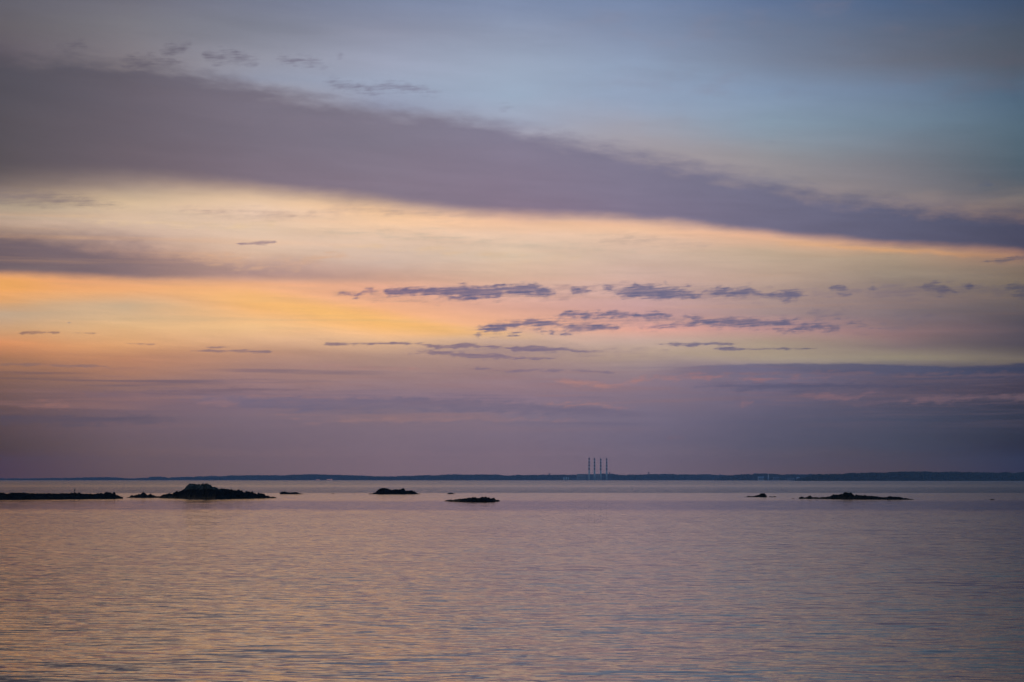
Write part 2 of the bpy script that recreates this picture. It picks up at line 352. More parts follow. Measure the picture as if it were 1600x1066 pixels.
string([(1255, 490, 0), (1270, 490, 4), (1300, 490, 5), (1325, 488, 2), (1345, 482, 1), (1352, 482, 0), (1380, 488, 0), (1420, 490, 2), (1480, 492, 0)], blue, rag=7, op=.35, soft=5)
lt0 = ramp(U, 1000, 1600, [(1000, (158, 124, 128)), (1600, (96, 82, 94))])
gr = ramp(U, 0, 1600, [(0, (150, 112, 96)), (250, (156, 122, 118)), (500, (140, 116, 124)), (800, (134, 114, 134)), (1100, (122, 112, 134)), (1300, (104, 96, 110)), (1600, (70, 68, 84))])
string([(490, 538, 0), (510, 538, 1.2), (560, 537.5, 1.6), (620, 537, 1.6), (650, 537, .5), (672, 541, .8), (685, 542, 3), (705, 541, 3.5), (725, 539, 4.5), (745, 541, 3), (770, 541, 2), (782, 542, .5),
        (800, 545, 2.5), (830, 544, 4.5), (860, 545, 4), (890, 547.5, 2.2), (912, 549, 1), (940, 549, .5), (960, 548, 0), (1005, 538, 0), (1030, 537.5, 1.6), (1065, 537, 2.6), (1110, 537.5, 2.4), (1140, 538, 1.4), (1165, 539, 0)],
       gr, rag=3.0, op=.9, soft=1.2)
string([(612, 551, 0), (640, 552.5, 2.4), (665, 551, 3), (700, 552, 3), (718, 555, 3.5), (745, 557, 4), (775, 557, 4), (795, 558, 2), (830, 560, 1.2), (860, 560, 1.6), (880, 560, 0), (1090, 547, 0), (1120, 546, 1),
        (1155, 545, 2), (1190, 545, 1.2), (1230, 544.5, .8), (1262, 544, 1.4), (1290, 545, 0)], gr, rag=3.0, op=.85, soft=1.2)
string([(730, 577, 0), (745, 576, 2), (770, 578, 2), (800, 580, 1.5), (850, 578, 1.8), (900, 579, 2.2), (950, 582, 2), (985, 584, 0)], gr, rag=3, op=.7, soft=1.2)
string([(0, 570, 1.0), (15, 570, 2.2), (50, 569.5, 2.2), (90, 571, 1.6), (110, 572, 1.6), (150, 571.5, 2), (170, 574, 1.4), (192, 574.5, 0), (285, 548, 0), (300, 549, 1.2), (322, 547.5, 1.8), (345, 549, 1.8), (380, 548.5, 2.2),
        (420, 549, 2), (435, 549.5, 0)], gr, rag=2.2, op=.9, soft=1.0)
string([(16, 521, 0), (35, 520.5, 1.6), (70, 519.5, 2.2), (92, 519, 1), (100, 520, 0), (120, 520, 1.2), (145, 520.5, 1.6), (172, 521, 0), (176, 538, 0), (210, 537, 1.6), (240, 537, 1.4), (250, 538, 0), (300, 541, 0), (330, 543, 1.6), (362, 542, 1),
        (372, 541, 0), (398, 533, 0), (415, 532.5, 1.5), (434, 533, 0)], gr, rag=2.2, op=.85, soft=1.0)
string([(96, 504, 0), (108, 504, 1.6), (122, 504, 0), (352, 381, 0), (375, 381.5, 1.5), (395, 380.5, 3), (412, 380, 4), (430, 379, 2.6), (446, 379, 0)], (160, 134, 140), rag=2.6, op=.9, soft=1.2)
string([(1515, 410, 0), (1540, 409, 1.5), (1565, 407, 4), (1580, 404, 3), (1610, 402, 4), (1650, 403, 0)], (104, 94, 104), rag=5, op=.7)
string([(1520, 288, 0), (1532, 287, 3), (1546, 287, 5), (1558, 289, 0), (1600, 290, 0)], (94, 100, 116), rag=5, op=.6, soft=4)
string([(1185, 221, 0), (1205, 222, 3.5), (1225, 222, 0), (1335, 88, 0), (1350, 88, 2.5), (1365, 88, 0)], (124, 126, 142), rag=4, op=.45, soft=4)
# ragged scraps above the deck, top left
sc_c = ramp(U, 0, 900, [(0, (92, 87, 98)), (250, (96, 90, 104)), (450, (112, 106, 124)), (700, (128, 124, 146)), (900, (140, 138, 160))])
string([(246, 80, 0), (256, 79, 3.5), (272, 77, 4.5), (288, 73, 6), (298, 70, 3), (302, 69, 0), (312, 84, 0), (322, 87, 5), (345, 90, 8), (362, 89, 8), (385, 94, 6), (402, 97, 3), (412, 98, 0),
        (428, 93, 0), (440, 94, 5), (460, 96, 6), (485, 97, 6), (505, 102, 3), (515, 104, 0), (520, 88, 0), (532, 88, 4), (542, 90, 0)], sc_c, rag=9, op=.6, soft=6)
string([(80, 72, 0), (100, 70, 5), (125, 68, 6), (140, 72, 0), (180, 96, 0), (205, 98, 7), (240, 100, 9), (270, 97, 6), (290, 100, 0), (330, 72, 0), (342, 71, 2.5), (352, 72, 0), (500, 128, 0), (520, 129, 6), (545, 137, 5),
        (575, 138, 6), (600, 134, 7), (640, 137, 8), (660, 140, 5), (680, 142, 3), (695, 142, 0), (770, 168, 0), (790, 167, 3), (810, 168, 0)], sc_c, rag=10, op=.5, soft=7)
# layered murk
string([(240, 626, 0), (330, 624, 5), (390, 628, 9), (480, 632, 11), (620, 632, 11), (760, 634, 10), (880, 640, 8), (1000, 646, 5), (1080, 648, 0)], (122, 110, 130), rag=7, op=.6, soft=3)
string([(-60, 655, 8), (0, 656, 8), (120, 658, 7), (240, 656, 5), (330, 654, 0)], ramp(U, -60, 330, [(-60, (84, 70, 80)), (330, (112, 98, 110))]), rag=7, op=.5, soft=3)
string([(60, 610, 0), (160, 616, 4), (300, 612, 4), (420, 608, 2), (560, 606, 0)], (132, 106, 114), rag=7, op=.5, soft=3)
string([(1080, 582, 0), (1150, 584, 2), (1300, 583, 3), (1450, 586, 2), (1600, 585, 3), (1700, 585, 0)], lt0, rag=6, op=.5, soft=2.5)
string([(1040, 606, 0), (1120, 604, 4), (1240, 606, 5), (1350, 602, 4), (1460, 606, 3), (1560, 604, 0)], ramp(U, 1000, 1600, [(1000, (112, 104, 128)), (1600, (56, 60, 82))]), rag=7, op=.5, soft=2.5)
# lit scraps and streaks low down
lt = ramp(U, 0, 1600, [(0, (176, 120, 102)), (300, (178, 130, 122)), (600, (182, 138, 128)), (900, (188, 138, 130)), (1100, (168, 124, 126)), (1350, (136, 106, 114)), (1600, (112, 90, 96))])
string([(20, 636, 0), (40, 636, 3), (70, 633, 5), (105, 634, 6), (114, 636, 0), (300, 631, 0), (320, 630, 3), (345, 628, 7), (368, 631, 4), (380, 630, 0), (400, 638, 0), (480, 661, .5), (500, 660, 1.8), (540, 657, 2.8), (570, 656, 2.2),
        (600, 658, 1.6), (640, 656, 2.6), (680, 657, 2.0), (730, 656, 3), (790, 658, 2), (860, 657, 1.6), (950, 659, 0)], lt, rag=8, op=.32, soft=4)
string([(440, 572, 0), (480, 573, 1), (540, 576, 2), (590, 576, 1), (640, 575, 1.8), (680, 579, .8), (720, 586, 0), (850, 594, 0), (880, 596, 3), (920, 600, 4), (960, 606, 2), (1000, 592, 1.5), (1025, 589, 2.8), (1050, 590, 3), (1090, 588, 4), (1120, 590, 2),
        (1180, 593, 2), (1250, 592, 2.5), (1300, 590, 1.5), (1380, 595, 0)], lt, rag=6, op=.75, soft=3)
string([(820, 628, 0), (860, 632, 1.5), (920, 630, 1.8), (960, 637, 1.2), (1010, 642, 1.5), (1060, 640, 0), (1144, 632, 0), (1160, 630, 4), (1190, 631, 0), (1220, 622, 0), (1260, 621, 3), (1300, 620, 6), (1340, 622, 3), (1352, 614, 3), (1368, 613, 4), (1396, 616, 0),
        (1400, 628, 2), (1440, 625, 5), (1500, 622, 5), (1560, 620, 3), (1620, 620, 3), (1660, 620, 0)], lt, rag=7, op=.7, soft=3)
string([(1036, 685, 0), (1045, 685, 2), (1068, 685, 2.2), (1076, 685, 0)], (142, 112, 120), rag=2, op=.75)
string([(1290, 633, 0), (1340, 632, 1.5), (1420, 630, 2.2), (1500, 631, 1.5), (1600, 629, 1.5), (1700, 629, 0)], lt, rag=4, op=.35)

# --- clear dusk sky (Nishita) fills the dome overhead and behind
ns = NT.nodes.new('ShaderNodeTexSky'); ns.sky_type = 'NISHITA'; ns.sun_disc = False
ns.sun_elevation = SUN_EL; ns.sun_rotation = SUN_AZ; ns.air_density = 1.0; ns.dust_density = 1.0; ns.ozone_density = 3.0
bg1 = NT.nodes.new('ShaderNodeBackground'); bg1.inputs[1].default_value = 0.15
NT.links.new(ns.outputs[0], bg1.inputs[0])
bg2 = NT.nodes.new('ShaderNodeBackground'); bg2.inputs[1].default_value = 1.0
NT.links.new(sky.s, bg2.inputs[0])
ms = NT.nodes.new('ShaderNodeMixShader')
fac = V.op('MAXIMUM', sstep(Y, -150, -1100), sstep(az.abs(), 0.45, 1.3))
NT.links.new(fac.s, ms.inputs[0]); NT.links.new(bg2.outputs[0], ms.inputs[1]); NT.links.new(bg1.outputs[0], ms.inputs[2])
wo = NT.nodes.new('ShaderNodeOutputWorld'); NT.links.new(ms.outputs[0], wo.inputs[0])

# ------------------------------------------------------------------ helpers for things


def material(name):
    m = bpy.data.materials.new(name); m.use_nodes = True
    V.nt = m.node_tree
    return m, m.node_tree.nodes['Principled BSDF']


def link(v, sock): V.nt.links.new(v.s, sock)


def plain(name, colour, rough=0.8, var=0.25, scale=1.0, emit=None):
    """painted or weathered surface with a little unevenness of its own"""
    m, b = material(name)
    t = V.nt.nodes.new('ShaderNodeTexCoord')
    n = nz(V(t.outputs['Object']), scale, 4, 0.6)
    hi = tuple(min(1, c * (1 + var)) for c in colour); lo = tuple(c * (1 - var) for c in colour)
    r = ramp(n, 0.3, 0.7, [(0.3, lo), (0.7, hi)], raw=True)
    link(r, b.inputs['Base Color']); b.inputs['Roughness'].default_value = rough
    if emit:
        b.inputs['Emission Color'].default_value = (*emit[0], 1); b.inputs['Emission Strength'].default_value = emit[1]
    return m


def obj(name, bm, mat, parent=None, smooth=False):
    me = bpy.data.meshes.new(name); bm.to_mesh(me); bm.free()
    if smooth:
        for p in me.polygons: p.use_smooth = True
    me.materials.append(mat)
    o = bpy.data.objects.new(name, me); COL.objects.link(o)
    if parent: o.parent = parent
    return o


def tag(o, label=None, cat=None, group=None, kind=None):
    if label: o['label'] = label
    if cat: o['category'] = cat
    if group: o['group'] = group
    if kind: o['kind'] = kind
    return o


def empty(name, loc, label, cat, group=None):
    o = bpy.data.objects.new(name, None); COL.objects.link(o); o.location = loc
    return tag(o, label, cat, group)


def box(bm, x0, x1, y0, y1, z0, z1):
    vs = [bm.verts.new(p) for p in [(x0, y0, z0), (x1, y0, z0), (x1, y1, z0), (x0, y1, z0), (x0, y0, z1), (x1, y0, z1), (x1, y1, z1), (x0, y1, z1)]]
    for f in [(3, 2, 1, 0), (4, 5, 6, 7), (0, 1, 5, 4), (1, 2, 6, 5), (2, 3, 7, 6), (3, 0, 4, 7)]:
        bm.faces.new([vs[i] for i in f])


def lathe(bm, prof, cx=0, cy=0, seg=20, cap=True):
    rings = []
    for r, z in prof:
        rings.append([bm.verts.new((cx + r * math.cos(2 * math.pi * k / seg), cy + r * math.sin(2 * math.pi * k / seg), z)) for k in range(seg)])
    for a, b in zip(rings, rings[1:]):
        for k in range(seg):
            bm.faces.new((a[k], a[(k + 1) % seg], b[(k + 1) % seg], b[k]))
    if cap:
        bm.faces.new(rings[0][::-1]); bm.faces.new(rings[-1])


def tube(bm, p, q, r0, r1, seg=5):
    p, q = Vector(p), Vector(q); d = (q - p).normalized()
    u = d.orthogonal().normalized(); w = d.cross(u)
    rings = [[bm.verts.new(c + (u * math.cos(2 * math.pi * k / seg) + w * math.sin(2 * math.pi * k / seg)) * r) for k in range(seg)] for c, r in ((p, r0), (q, r1))]
    for k in range(seg):
        bm.faces.new((rings[0][k], rings[0][(k + 1) % seg], rings[1][(k + 1) % seg], rings[1][k]))
    bm.faces.new(rings[0][::-1]); bm.faces.new(rings[1])


def at(x, D):                   # ground point seen in column x at depth D
    return (x - 800) / F * D / 1.0


def height(y, D):               # height of something at depth D whose top shows in row y
    return CAM_H + (HOR - y) * D / F


def curve(pts, x):
    if x <= pts[0][0]: return pts[0][1]
    for (a, b), (c, d_) in zip(pts, pts[1:]):
        if x <= c: return b + (d_ - b) * (x - a) / (c - a)
    return pts[-1][1]


# ------------------------------------------------------------------ water
def make_water():
    m, b = material("water_surface")
    t = V.nt.nodes.new('ShaderNodeNewGeometry')
    s = V.nt.nodes.new('ShaderNodeSeparateXYZ'); V.nt.links.new(t.outputs['Position'], s.inputs[0])
    x, y = V(s.outputs[0]), V(s.outputs[1])

    def slope(v, scale, detail, rough=0.5):
        n = V.nt.nodes.new('ShaderNodeTexNoise'); n.inputs['Scale'].default_value = scale
        n.inputs['Detail'].default_value = detail; n.inputs['Roughness'].default_value = rough
        V.nt.links.new(v.s, n.inputs['Vector'])
        r, g_, _ = split(V(n.outputs[1]))
        return r - 0.5, g_ - 0.5
    # ripples: crests run roughly across the view, slightly slanted
    xs = x + nz(vec(x * 0.05, y * 0.05, 2.0), 1, 2) * 3.0
    r1 = slope(vec(xs * 0.42, (y + x * 0.07) * 2.1, 0.0), 1.0, 2.0, 0.55)
    r2 = slope(vec(xs * 0.24, (y + x * 0.06) * 0.60, 4.0), 1.0, 2.0)
    r3 = slope(vec(xs * 0.95, (y + x * 0.05) * 4.8, 9.0), 1.0, 2.0)
    r4 = slope(vec(x * 0.03, y * 0.05, 14.0), 1.0, 2.0)
    # wind lanes: rippled and slick belts lying across the bay
    lane_y = y + (nz(vec(x * 0.0022, y * 0.0022, 1.0), 1, 3) - 0.5) * 50.0
    inv = 6.0 * F / V.op('MAXIMUM', lane_y, 30.0)          # tightens with distance like real lanes seen low
    lane = split(ramp(inv, 0, 60, [(0, (1.4, 0, 0)), (2.5, (1.45, 0, 0)), (10.5, (1.45, 0, 0)), (12.5, (3.4, 0, 0)), (18.0, (4.4, 0, 0)), (20.2, (5.0, 0, 0)), (21.2, (1.3, 0, 0)), (29, (1.15, 0, 0)),
                                   (34, (.34, 0, 0)), (46, (.33, 0, 0)), (53, (.95, 0, 0)), (60, (1, 0, 0))], raw=True))[0]
    patch = nz(vec(x * 0.012, y * 0.02, 30.0), 1, 3) * 0.4 + 0.80
    amp = lane * patch * sstep(y, 45, 130, 0.78, 1.0)
    sx = (r1[0] * 0.10 + r2[0] * 0.05 + r3[0] * 0.08) * amp
    sy = (r1[1] * 0.20 + r2[1] * 0.11 + r3[1] * 0.26 + r4[1] * 0.03) * amp
    sy = sy - amp * 0.022           # of each wavelet the near face is the one seen
    nv = vec(sx, sy, 1.0)
    nn = V.nt.nodes.new('ShaderNodeVectorMath'); nn.operation = 'NORMALIZE'; link(nv, nn.inputs[0])
    V.nt.links.new(nn.outputs[0], b.inputs['Normal'])
    b.inputs['Base Color'].default_value = (0.010, 0.018, 0.026, 1)
    link(sstep(y, 60.0, 2500.0, 0.02, 0.22, smooth=False), b.inputs['Roughness']); b.inputs['IOR'].default_value = 1.333; b.inputs['Specular Tint'].default_value = (0.77, 0.79, 0.87, 1)
    bm = bmesh.new()
    box(bm, -11500, 11500, -600, 18700, -8.0, 0.0)
    bmesh.ops.delete(bm, geom=[f for f in bm.faces if f.calc_center_median().z < -0.01], context='FACES')
    return tag(obj("water", bm, m), kind='structure')


make_water()

# ------------------------------------------------------------------ far shores
m_land, b = material("wooded_land")
tcn = V.nt.nodes.new('ShaderNodeTexCoord')
link(ramp(nz(V(tcn.outputs['Object']), 0.01, 5, 0.6), 0.3, 0.7, [(0.3, (0.015, 0.022, 0.012)), (0.5, (0.025, 0.034, 0.018)), (0.7, (0.04, 0.036, 0.028))], raw=True), b.inputs['Base Color'])
b.inputs['Roughness'].default_value = 0.95; b.inputs['Specular IOR Level'].default_value = 0.0
m_leaf, b = material("woodland_foliage")
tcn = V.nt.nodes.new('ShaderNodeTexCoord')
link(ramp(nz(V(tcn.outputs['Object']), 0.02, 4, 0.7), 0.3, 0.7, [(0.3, (0.010, 0.020, 0.010)), (0.5, (0.02, 0.034, 0.016)), (0.7, (0.04, 0.04, 0.022))], raw=True), b.inputs['Base Color'])
b.inputs['Roughness'].default_value = 0.95; b.inputs['Specular IOR Level'].default_value = 0.0


def land(pts, D, depth, seed, tree_h, n_trees, label_wood, wood_name):
    """low hills plus the wood on them; pts = skyline (column, row)"""
    rnd = random.Random(seed)
    bm = bmesh.new()
    x0, x1 = pts[0][0], pts[-1][0]
    n = int((x1 - x0) / 4); rows = 20

    def ground(px, t):
        Dt = D + t * depth
        crest = height(curve(pts, px), D + 0.45 * depth) - tree_h * 0.75
        f = math.sin(min(1, t / 0.45) * math.pi / 2) if t < 0.45 else math.cos((t - 0.45) / 0.55 * math.pi / 2)
        z_ = max(0.4, crest * f) * (0.92 + 0.16 * mn.noise(Vector((at(px, D) * 0.003, Dt * 0.003, seed)))); return Dt, z_ if t > 0 else -1.0
    grid = []
    for i in range(n + 1):
        px = x0 + (x1 - x0) * i / n; col = []
        for k in range(rows + 1):
            t = k / rows; Dt, z = ground(px, t)
            if k == 0: z = -1.0
            X = at(px, D)
            zz = z
            col.append(bm.verts.new((X, Dt, zz)))
        grid.append(col)
    for a, c in zip(grid, grid[1:]):
        for k in range(rows): bm.faces.new((a[k], c[k], c[k + 1], a[k + 1]))
    obj("hills", bm, m_land, smooth=True)['kind'] = 'structure'
    # wood
    bm = bmesh.new()
    proto = bmesh.new(); bmesh.ops.create_icosphere(proto, subdivisions=1, radius=1)
    pv = [v.co.copy() for v in proto.verts]; pf = [[v.index for v in f.verts] for f in proto.faces]; proto.free()
    for i in range(n_trees):
        px = rnd.uniform(x0, x1)
        t = 0.45 + rnd.gauss(0, 0.03) if rnd.random() < 0.6 else rnd.uniform(0.05, 0.5)
        Dt, z = ground(px, t)
        clump = mn.noise(Vector((px * 0.06, seed * 3.3, 0)))
        h = tree_h * rnd.uniform(0.5, 1.35) * (1 + 0.35 * clump)
        r = h * rnd.uniform(0.45, 0.8)
        c = Vector((at(px, D), Dt, z + h * 0.30))
        vs = []
        for p in pv:
            k = rnd.uniform(0.7, 1.2)
            vs.append(bm.verts.new(c + Vector((p.x * r * k, p.y * r * k, p.z * h * 0.55 * k))))
        for f in pf: bm.faces.new([vs[j] for j in f])
    w = obj(wood_name, bm, m_leaf)
    tag(w, label_wood, "woodland", kind='stuff')


far = [(-500, 748.5), (0, 748), (60, 747.5), (115, 746), (150, 746.3), (165, 748), (203, 748), (207, 745.4), (226, 745.0), (230, 746.6), (240, 746.2), (262, 745.6), (300, 744.6), (340, 743.2),
       (380, 742.8), (430, 742.3), (465, 741.5), (500, 742), (540, 742.6), (570, 743.6), (600, 744.2), (640, 743.6), (680, 742.6), (700, 741.6), (750, 741.4), (800, 743.2), (830, 742.2), (860, 741.8),
       (895, 741.4), (950, 740.6), (975, 741), (985, 742.2), (1000, 741.6), (1050, 740.5), (1090, 741.6), (1110, 740.6), (1140, 742), (1300, 742)]
land(far, 16000, 1800, 3, 13, 7000, "distant wooded shore, a thin blue-grey strip along the horizon", "woodland")
mid = [(1130, 751), (1145, 744), (1160, 742.2), (1185, 740.6), (1200, 740), (1225, 740.2), (1250, 741.4), (1280, 742), (1330, 742), (1700, 743)]
land(mid, 12600, 1200, 5, 12, 2600, "darker wooded headland behind the slim white tower", "woodland")
near = [(1262, 751), (1275, 745), (1290, 742), (1330, 741), (1345, 740), (1360, 739.6), (1385, 738.8), (1410, 737.6), (1440, 736.8), (1490, 736.2), (1530, 737.6), (1600, 738.8), (1700, 740), (2100, 742)]
land(near, 8600, 700, 8, 11, 4200, "nearest dark blue wooded headland at the right edge", "woodland")

# ------------------------------------------------------------------ power station with its four striped chimneys
m_white = plain("pale_concrete", (0.82, 0.82, 0.82), 0.8, 0.06, 0.05)
m_red = plain("dark_red_paint", (0.09, 0.012, 0.02), 0.7, 0.1, 0.05)
m_tan = plain("tan_cladding", (0.50, 0.40, 0.38), 0.8, 0.08, 0.05)
m_grey = plain("grey_cladding", (0.20, 0.20, 0.24), 0.8, 0.1, 0.05)
m_dark = plain("dark_steel", (0.05, 0.05, 0.06), 0.6, 0.1, 0.3)
m_glass = plain("dark_windows", (0.03, 0.035, 0.045), 0.2, 0.1, 0.3)

DP = 15550.0


def make_stack(px, top_y, label):
    H = height(top_y, DP)
    e = empty("chimney", (at(px, DP), DP, 0), label, "chimney", "four chimneys of the power station")
    rad = lambda z: 7.0 - 2.0 * z / H
    zb = H * 0.475                  # painted bands above, bare concrete below
    n = 7; step = (H - 3 - zb) / n
    bm = bmesh.new(); lathe(bm, [(rad(0), -1), (rad(zb), zb)], seg=24); obj("shaft", bm, m_white, e, True)
    for k in range(n):
        z0, z1 = zb + k * step, zb + (k + 1) * step
        bm = bmesh.new(); lathe(bm, [(rad(z0) + .02, z0 + .003), (rad(z1) + .02, z1)], seg=24)
        obj("red_band" if k % 2 == 0 else "white_band", bm, m_red if k % 2 == 0 else m_white, e, True)
    bm = bmesh.new(); lathe(bm, [(rad(H) + .7, H - 3), (rad(H) + .7, H)], seg=24); obj("rim", bm, m_dark, e, True)
    for z in (zb - 4, zb + 3.5 * step, H - 9):
        bm = bmesh.new(); lathe(bm, [(rad(z) + 1.6, z), (rad(z) + 1.6, z + 1.2)], seg=24); obj("gallery", bm, m_dark, e)
    return e


for px, ty, lb_ in [(920.2, 715.6, "leftmost striped chimney, beside the tan boiler building"),
                    (928.6, 716.2, "striped power station chimney, second from the left"),
                    (938.3, 716.6, "striped power station chimney, third from the left"),
                    (947.6, 716.2, "rightmost striped chimney of the power station, beside open shore")]:
    make_stack(px, ty, lb_)

ps = empty("power_station", (at(912, DP), DP + 40, 0), "tan and grey power station blocks at the feet of the four chimneys", "power station")
ox = ps.location.x


def block(px0, px1, ytop, d0, d1, mat, name="boiler_house", windows=True):
    bm = bmesh.new(); a, c = at(px0, DP) - ox, at(px1, DP) - ox; H = height(ytop, DP)
    box(bm, a, c, d0, d1, -1, H)
    o = obj(name, bm, mat, ps)
    bm = bmesh.new(); box(bm, a - 1, c + 1, d0 - 1, d1 + 1, H + .01, H + 2); obj("roof", bm, m_dark, o)
    if windows:
        bm = bmesh.new(); box(bm, a + 4, c - 4, d0 - .3, d0 - .01, H * .45, H * .52); obj("window_band", bm, m_glass, o)
    return o


block(901.5, 915.0, 741.2, 0, 60, m_tan)
block(915.6, 919.0, 742.0, 10, 60, m_grey)
block(921.6, 927.2, 741.6, 10, 70, m_grey)
block(930.2, 936.6, 741.2, 10, 70, m_tan)
block(939.6, 943.6, 743.2, 10, 70, m_grey)
block(893, 901.0, 746.5, 10, 50, m_grey, "turbine_hall")
block(950.2, 956, 747.4, 10, 50, m_grey, "turbine_hall")

# small pale tanks left of the station
for px, w_, ty, lb_ in [(881.0, 1.1, 745.6, "leftmost small pale storage tank left of the power station"),
                        (884.6, 1.3, 745.0, "middle pale storage tank left of the power station"), (888.0, 1.0, 745.9, "pale storage tank nearest the power station")]:
    e = empty("storage_tank", (at(px, DP), DP - 10, 0), lb_, "tank", "pale storage tanks on the far shore")
    H = height(ty, DP); R = w_ * DP / F
    bm = bmesh.new(); lathe(bm, [(R, -1), (R, H * .9)], seg=24); obj("tank_wall", bm, m_white, e, True)
    bm = bmesh.new(); lathe(bm, [(R + .3, H * .9 + .01), (R * .6, H * .97), (.3, H)], seg=24); obj("roof", bm, m_grey, e, True)


def water_tower(px, top, D, label, w=1.5):
    e = empty("water_tower", (at(px, D), D + 700, 0), label, "water tower")
    D2 = D + 700; H = height(top, D2); R = w * D2 / F
    e.location.x = at(px, D2)
    bm = bmesh.new(); lathe(bm, [(R * .3, H - 2.2 * R), (R * .9, H - 1.6 * R), (R, H - 1.0 * R), (R * .85, H - .4 * R), (R * .3, H)], seg=20); obj("tank", bm, m_dark, e, True)
    bm = bmesh.new(); lathe(bm, [(R * .22, 0), (R * .18, H - 2.2 * R - .01)], seg=12); obj("column", bm, m_dark, e, True)
    for k in range(4):
        a = math.pi / 4 + k * math.pi / 2
        bm = bmesh.new(); tube(bm, (R * 1.1 * math.cos(a), R * 1.1 * math.sin(a), 0), (R * .8 * math.cos(a), R * .8 * math.sin(a), H - 1.7 * R), .8, .6); obj("leg", bm, m_dark, e)


water_tower(952.2, 737.8, 16000, "dark water tower just right of the four chimneys", 1.1)
water_tower(1013.3, 737.6, 16000, "dark water tower standing alone on the ridge right of the power station", 1.25)
water_tower(858.5, 739.6, 16000, "low dark water tower on the ridge left of the power station", 1.2)

e = empty("radio_mast", (at(565.5, 16700), 16700, 0), "thin dark mast rising above the middle of the far shore", "mast")
H = height(741.0, 16700)
bm = bmesh.new(); tube(bm, (0, 0, 0), (0, 0, H), 2.2, 1.2, 6); obj("pole", bm, m_dark, e)
bm = bmesh.new(); box(bm, -3, 3, -1, 1, H * .8, H * .8 + 2); obj("antenna", bm, m_dark, e)

e = empty("beacon_mast", (at(120.5, 16700), 16700, 0), "faint orange light on a mast above the far left shore", "beacon")
H = height(740.0, 16700)
bm = bmesh.new(); tube(bm, (0, 0, 0), (0, 0, H - 2), .9, .5, 6); obj("pole", bm, m_dark, e)
bm = bmesh.new(); bmesh.ops.create_icosphere(bm, subdivisions=2, radius=2.4); bmesh.ops.translate(bm, verts=bm.verts, vec=(0, 0, H))
m_lamp = plain("warm_lamp", (0.8, 0.5, 0.3), 0.5, 0.0, 1, emit=((1.0, 0.55, 0.3), 0.9)); obj("lamp", bm, m_lamp, e, True)

# sunset-lit low waterfront buildings
m_lit = plain("sunset_glow_windows", (0.6, 0.4, 0.3), 0.4, 0.0, 1, emit=((1.0, 0.42, 0.30), 0.75))  # emission on the panes stands in for sunset light on the fronts
m_wall = plain("sunset_pink_wall", (0.5, 0.33, 0.30), 0.8, 0.05, .1)  # pink of the sunset light put into the wall colour


def shed(px0, px1, ytop, D, label, name="waterfront_building", cat="building", wall=None, lit=True, zlift=0.0, group=None):
    e = empty(name, (at((px0 + px1) / 2, D), D, zlift), label, cat, group)
    w = (px1 - px0) * D / F / 2; H = height(ytop, D) - zlift
    bm = bmesh.new(); box(bm, -w, w, 0, 25, -zlift - 1 if zlift else -1, H * .75); obj("wall", bm, wall or m_wall, e)
    bm = bmesh.new(); v = [bm.verts.new(p) for p in [(-w - 1, -1, H * .75 + .01), (w + 1, -1, H * .75 + .01), (w + 1, 26, H * .75 + .01), (-w - 1, 26, H * .75 + .01), (-w - 1, 12.5, H), (w + 1, 12.5, H)]]
    for f in [(0, 1, 5, 4), (3, 4, 5, 2), (0, 4, 3), (1, 2, 5), (0, 3, 2, 1)]: bm.faces.new([v[i] for i in f])
    obj("roof", bm, (wall if wall else m_grey), e)
    k = max(2, int(w / 6)); step = 2 * w / k
    for i in range(k):
        bm = bmesh.new(); c = -w + step * (i + .5)
        box(bm, c - step * .33, c + step * .33, -.25, -.01, H * .2, H * .6); obj("window", bm, m_lit if lit else m_glass, e)
    return e


shed(494.8, 500, 748.6, 15800, "small pink-lit waterfront building left of the brighter one")
shed(511, 520, 747.9, 15800, "brightest pink-lit waterfront building on the far shore")
m_pale = plain("pale_blue_paint", (0.42, 0.50, 0.60), 0.8, 0.05, .1)
shed(1184, 1193, 744.8, 12560, "pale low building left of the slim white tower", wall=m_pale, lit=False, name="shore_building")
shed(1207.5, 1216.5, 745.6, 12560, "faint pale low building right of the slim white tower", wall=m_grey, lit=False, name="shore_building")
shed(1230.5, 1240, 746.8, 12560, "long pale low building farther right of the slim white tower", wall=m_grey, lit=False, name="shore_building")
shed(1244.5, 1248.2, 745.6, 12560, "short pale building at the right end of the shore buildings", wall=m_pale, lit=False, name="shore_building")
e = empty("white_tower", (at(1199.6, 12550), 12550, 0), "slim white tower standing on the darker headland", "tower")
H = height(741.0, 12550)
bm = bmesh.new(); lathe(bm, [(3.0, -1), (2.5, H * .82)], seg=18); obj("shaft", bm, m_white, e, True)
bm = bmesh.new(); lathe(bm, [(3.4, H * .82 + .01), (3.4, H * .86)], seg=18); obj("gallery", bm, m_white, e, True)
bm = bmesh.new(); lathe(bm, [(2.2, H * .86 + .01), (2.2, H * .95), (.3, H)], seg=18); obj("lantern", bm, m_white, e, True)

